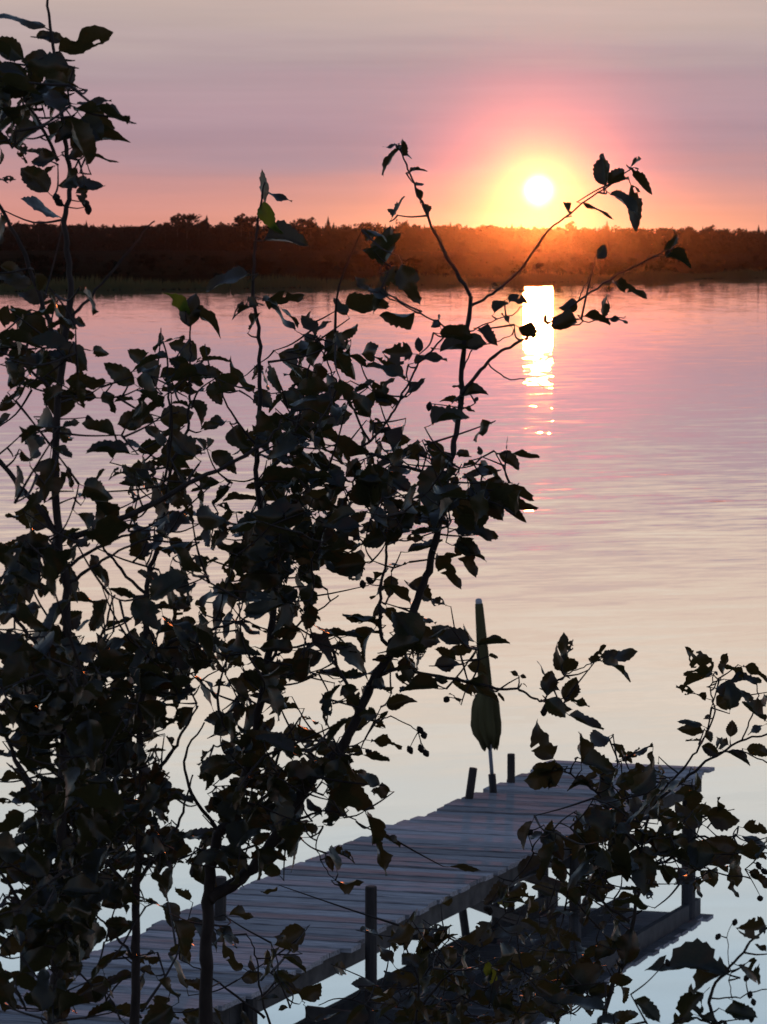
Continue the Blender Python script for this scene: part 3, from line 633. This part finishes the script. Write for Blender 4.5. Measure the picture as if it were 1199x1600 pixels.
traced(D, 'U', [(315, 350, 232, 272, .35), (330, 372, 502, 350, .06), (300, 395, 185, 390, .6), (275, 480, 385, 520, .6), (395, 430, 443, 430, .4), (260, 560, 440, 640, .33), (440, 625, 482, 657, .5), (300, 638, 185, 600, .2), (235, 678, 198, 608, .2), (548, 535, 505, 505, .8), (558, 535, 592, 545, .7),
               (572, 578, 598, 588, .3), (805, 522, 703, 395, .6), (805, 522, 852, 428, .6), (795, 500, 762, 315, .3), (795, 450, 850, 345, .4), (692, 535, 678, 448, .3), (700, 640, 705, 528, .95), (680, 600, 765, 590, .8), (800, 675, 835, 548, .75), (830, 660, 932, 700, .6), (700, 660, 800, 755, .8), (740, 680, 820, 720, .7),
               (820, 745, 965, 868, .24), (940, 475, 978, 358, .22), (1000, 452, 1190, 430, .42), (1010, 462, 1168, 518, .4), (990, 430, 1080, 400, .5), (100, 480, 240, 470, .7), (90, 560, 170, 580, .4)])
traced(D, 'S', [(940, 30, 970, 165, .6), (745, 90, 770, 145, .8), (770, 80, 855, 90, .3), (785, 185, 895, 205, .4), (960, 20, 1020, 60, .3)])
for x, y in ((578, 907), (567, 913), (474, 932), (479, 950), (484, 962), (475, 965), (657, 1141), (663, 1149), (641, 1172), (658, 1170), (666, 1177), (577, 1176), (698, 1093), (855, 1103), (850, 1113), (853, 1107), (671, 635), (677, 648), (604, 672), (605, 680)): D.cone(x, y, 0, .012)
# --- right-hand sapling
E = Shrub((930, 1660), 5.8, 'leafy alder sapling at right covering the far end of the dock', 'alder saplings on the near bank')
E.branch([(930, 1660), (945, 1590), (957, 1540), (975, 1505), (990, 1440), (1000, 1370), (1005, 1310), (1030, 1245), (1066, 1203), (1094, 1165), (1118, 1113), (1110, 1080), (1118, 1050)], .006, .001, 'trunk', True)
E.branch([(1030, 1250), (1077, 1212), (1121, 1180), (1159, 1157), (1199, 1148), (1230, 1140)], .003, .0014)
E.branch([(1125, 1176), (1160, 1174), (1199, 1192), (1225, 1205)], .0016, .001)
E.branch([(1159, 1157), (1175, 1120), (1185, 1080), (1170, 1050)], .0016, .0008)
E.branch([(1003, 1330), (960, 1280), (935, 1240), (900, 1215), (862, 1195)], .0034, .001)
E.branch([(1000, 1290), (975, 1235), (972, 1200), (973, 1180)], .002, .0008)
E.branch([(1000, 1360), (1050, 1340), (1085, 1310), (1130, 1315), (1180, 1330), (1215, 1340)], .003, .0012)
E.branch([(985, 1440), (930, 1400), (870, 1350), (830, 1330)], .0034, .0012)
E.branch([(1085, 1310), (1105, 1280), (1150, 1265)], .0014, .0008)
E.branch([(935, 1240), (905, 1220), (880, 1200)], .0014, .0008)
traced(E, 'U', [(735, 975, 612, 820, .75), (885, 1005, 868, 835, .55), (790, 1035, 565, 1060, .4), (780, 1020, 620, 1020, .4), (725, 1060, 742, 1135, .25), (900, 985, 1072, 1050, .5), (1110, 982, 1205, 930, .3), (930, 1110, 810, 1112, .3), (700, 1080, 725, 1145, .25)], dY=0)
traced(E, 'R', [(905, 352, 758, 205, .8), (900, 340, 750, 320, .35), (885, 370, 742, 420, .3), (872, 485, 708, 435, .25), (960, 355, 1008, 252, .25), (1080, 372, 988, 298, .5), (1070, 315, 1205, 362, .35), (1000, 385, 1170, 395, .3), (920, 430, 1130, 455, .5), (930, 520, 1080, 440, .7), (1000, 540, 1010, 400, .8),
               (850, 632, 733, 575, .5), (865, 592, 898, 578, .5), (850, 655, 748, 640, .5), (840, 715, 762, 712, .2), (1003, 692, 1012, 603, .9), (1190, 605, 1038, 540, .35), (1180, 630, 1092, 672, .5), (850, 742, 940, 780, .7), (990, 735, 900, 700, .7), (985, 775, 1112, 840, .25), (1090, 760, 1210, 785, .5), (870, 660, 900, 720, .7),
               (1199, 470, 1175, 560, .4), (420, 810, 590, 745, .3), (430, 800, 415, 775, .6), (820, 1105, 888, 1062, .4), (875, 1115, 1055, 1115, .75), (930, 1090, 930, 1018, .4), (210, 830, 390, 850, .45), (290, 900, 220, 920, .6), (370, 950, 330, 900, .8), (560, 920, 630, 880, .5), (500, 890, 590, 840, .5), (1070, 1180, 1199, 1210, .5)], dY=None)
traced(E, 'Q', [(950, 80, 1085, 150, .6), (1070, 110, 1098, 255, .33), (1100, 62, 1205, 88, .35), (1090, 130, 1199, 145, .5), (930, 180, 800, 90, .35), (1130, 200, 1199, 260, .4), (385, 85, 385, 5, .8), (400, 110, 430, 95, .5), (360, 75, 420, 115, .4), (230, 250, 160, 330, .5), (190, 230, 200, 300, .5)])
for x, y in ((1186, 1353), (1180, 1368), (1195, 1362), (1188, 1404), (822, 1295), (828, 1301), (760, 1420), (766, 1424)): E.cone(x, y, 0, .012)
# --- low plant in the lower right corner, nearer
G = Shrub((1140, 1660), 4.6, 'low alder sapling with insect eaten leaves in the lower right corner')
G.branch([(1140, 1660), (1120, 1600), (1110, 1560), (1133, 1521), (1170, 1478), (1199, 1450), (1230, 1430)], .004, .0012, 'trunk', True)
G.branch([(1120, 1600), (1080, 1590), (1050, 1600), (1020, 1610)], .002, .001)
G.branch([(1144, 1560), (1140, 1510), (1136, 1470), (1145, 1440)], .0008, .0005)
G.branch([(1110, 1560), (1150, 1560), (1199, 1545)], .0014, .0008)
traced(G, 'Q', [(1040, 578, 775, 482, .5), (960, 655, 850, 760, .75), (1090, 550, 1205, 605, .6), (1060, 570, 870, 620, .5)], dY=0, pool=HOLEY)
traced(G, 'Q', [(1195, 400, 1085, 410, .9), (1070, 680, 1142, 705, .3), (1040, 720, 1150, 769, .6), (700, 678, 765, 775, .5), (560, 765, 655, 742, .5), (590, 722, 425, 658, .2), (940, 740, 1010, 775, .6), (1199, 500, 1160, 470, .5)], dY=0)
for a, b in ((1122, 597), (1078, 388), (1015, 442), (826, 540), (1148, 688), (1140, 750), (1135, 660)): G.cone(700 + a * .4162, 1280 + b * .4162, 0, .009)
# --- low plants at the bottom centre
H = Shrub((640, 1700), 6.6, 'bushy low alder sapling at the bottom centre beside the dock reflection')
H.branch([(640, 1700), (650, 1600), (655, 1540), (640, 1490), (620, 1460)], .005, .0012, 'trunk', True)
H.branch([(652, 1580), (700, 1520), (740, 1480), (770, 1450)], .003, .001)
H.branch([(650, 1600), (720, 1570), (790, 1530), (850, 1500)], .003, .001)
H.branch([(648, 1620), (590, 1580), (540, 1560), (500, 1570)], .003, .001)
H.branch([(655, 1540), (680, 1500), (700, 1470)], .002, .001)
traced(H, '8', [(150, 620, 150, 545, .5), (200, 630, 195, 550, .5), (230, 620, 270, 540, .6), (250, 610, 290, 560, .5), (180, 640, 215, 590, .6), (120, 660, 80, 600, .6), (380, 720, 410, 670, .6), (150, 600, 110, 570, .4)], dY=0)
H.px_leaf(770, 1540, 760, 1500, .6, 0, PALE); H.px_leaf(790, 1420, 785, 1385, .5, 0, PALE)
# --- plants below the left part of the dock
K = Shrub((440, 1680), 5.9, 'small alder sapling in front of the near dock planks right of the forked trunk')
K.branch([(440, 1680), (420, 1600), (405, 1540), (400, 1490), (385, 1460)], .004, .001, 'trunk', True)
K.branch([(410, 1560), (440, 1530), (470, 1560), (478, 1574)], .0018, .0007)
K.branch([(415, 1590), (360, 1550), (320, 1520), (280, 1500)], .003, .001)
traced(K, 'S', [(540, 510, 545, 430, .4), (510, 500, 505, 445, .4), (480, 520, 450, 465, .6), (430, 510, 330, 450, .5), (330, 370, 410, 435, .5), (570, 580, 650, 600, .6), (590, 560, 640, 540, .6), (600, 660, 562, 668, .6), (580, 470, 670, 522, .15), (560, 520, 620, 545, .5), (230, 400, 150, 460, .6), (200, 380, 250, 335, .6), (190, 440, 240, 490, .7)])

# --- leaves filling the crowns: leafiness per 50 px cell; extra leaves added bottom centre and right to darken the dock's reflection
GRID = """
10......................
43......................
882.....................
8641....................
6551....................
133.....................
011.....................
111........3............
541.........1...........
652.......22............
763.13124452............
8733341267521...........
5533335347863.2.........
5423353388633.5.........
33224644787678510.......
343357568888788630......
665667778887785000......
764466679886345000......
755457578613420.........
654567657523530.........
778888776555653.........
8888875686553120........
888775476564100.........
678773389761......22....
678884479873......3774..
689875699752......688400
689877788521....35888332
688755453100..1.46888630
7876533200..332455550000
5775543221.2675666440000
566555433113677777630000
676566542126888887420000
"""
rows = [r for r in GRID.split('\n')[1:] if r != '']
gr = random.Random(77)
for j, row in enumerate(rows):
    for i, ch in enumerate(row):
        if not ch.isdigit() or ch == '0': continue
        d = int(ch); x_ = i; n = -math.log(1 - d / 10.2) * (3.3 if d < 7 and x_ < 16 else 8.5 if (j > 19 and x_ < 7) else 6.2)
        for q in range(int(n) + (1 if gr.random() < n % 1 else 0)):
            x = i * 50 + gr.uniform(0, 50); y = j * 50 + gr.uniform(0, 50)
            if x < 165 or (y < 450 and x < 260): s = A
            elif y > 1370 and x < 260: s = B
            elif y > 1400 and x < 520: s = K
            elif x < 310: s = B
            elif y > 1390 and x < 860: s = H
            elif x < 800 or y < 1000: s = D
            else: s = E
            s.scatter(x, y, 1.0, .22)
for s in (A, B, D, E, G, H, K): s.finish(); print(s.o.name, 'leaves', len(s.leaves))

# ------------------------------------------------------------------ evening haze over the lake
def haze():
    b = MB(); b.box((0, 0, 18), (3600, 0, 0), (0, 3600, 0), (0, 0, 21)); m = bpy.data.materials.new('evening_haze'); m.use_nodes = True; nt = m.node_tree
    nt.nodes.remove(nt.nodes['Principled BSDF']); v = nt.nodes.new('ShaderNodeVolumePrincipled'); v.inputs['Color'].default_value = (.9, .86, .86, 1)
    v.inputs['Density'].default_value = 1.6e-5; v.inputs['Anisotropy'].default_value = .985
    nt.links.new(v.outputs[0], nt.nodes['Material Output'].inputs['Volume'])
    o = b.build('haze', m); o.display_type = 'WIRE'; tag(o, 'thin evening haze hanging over the lake', 'haze', kind='stuff')
haze()
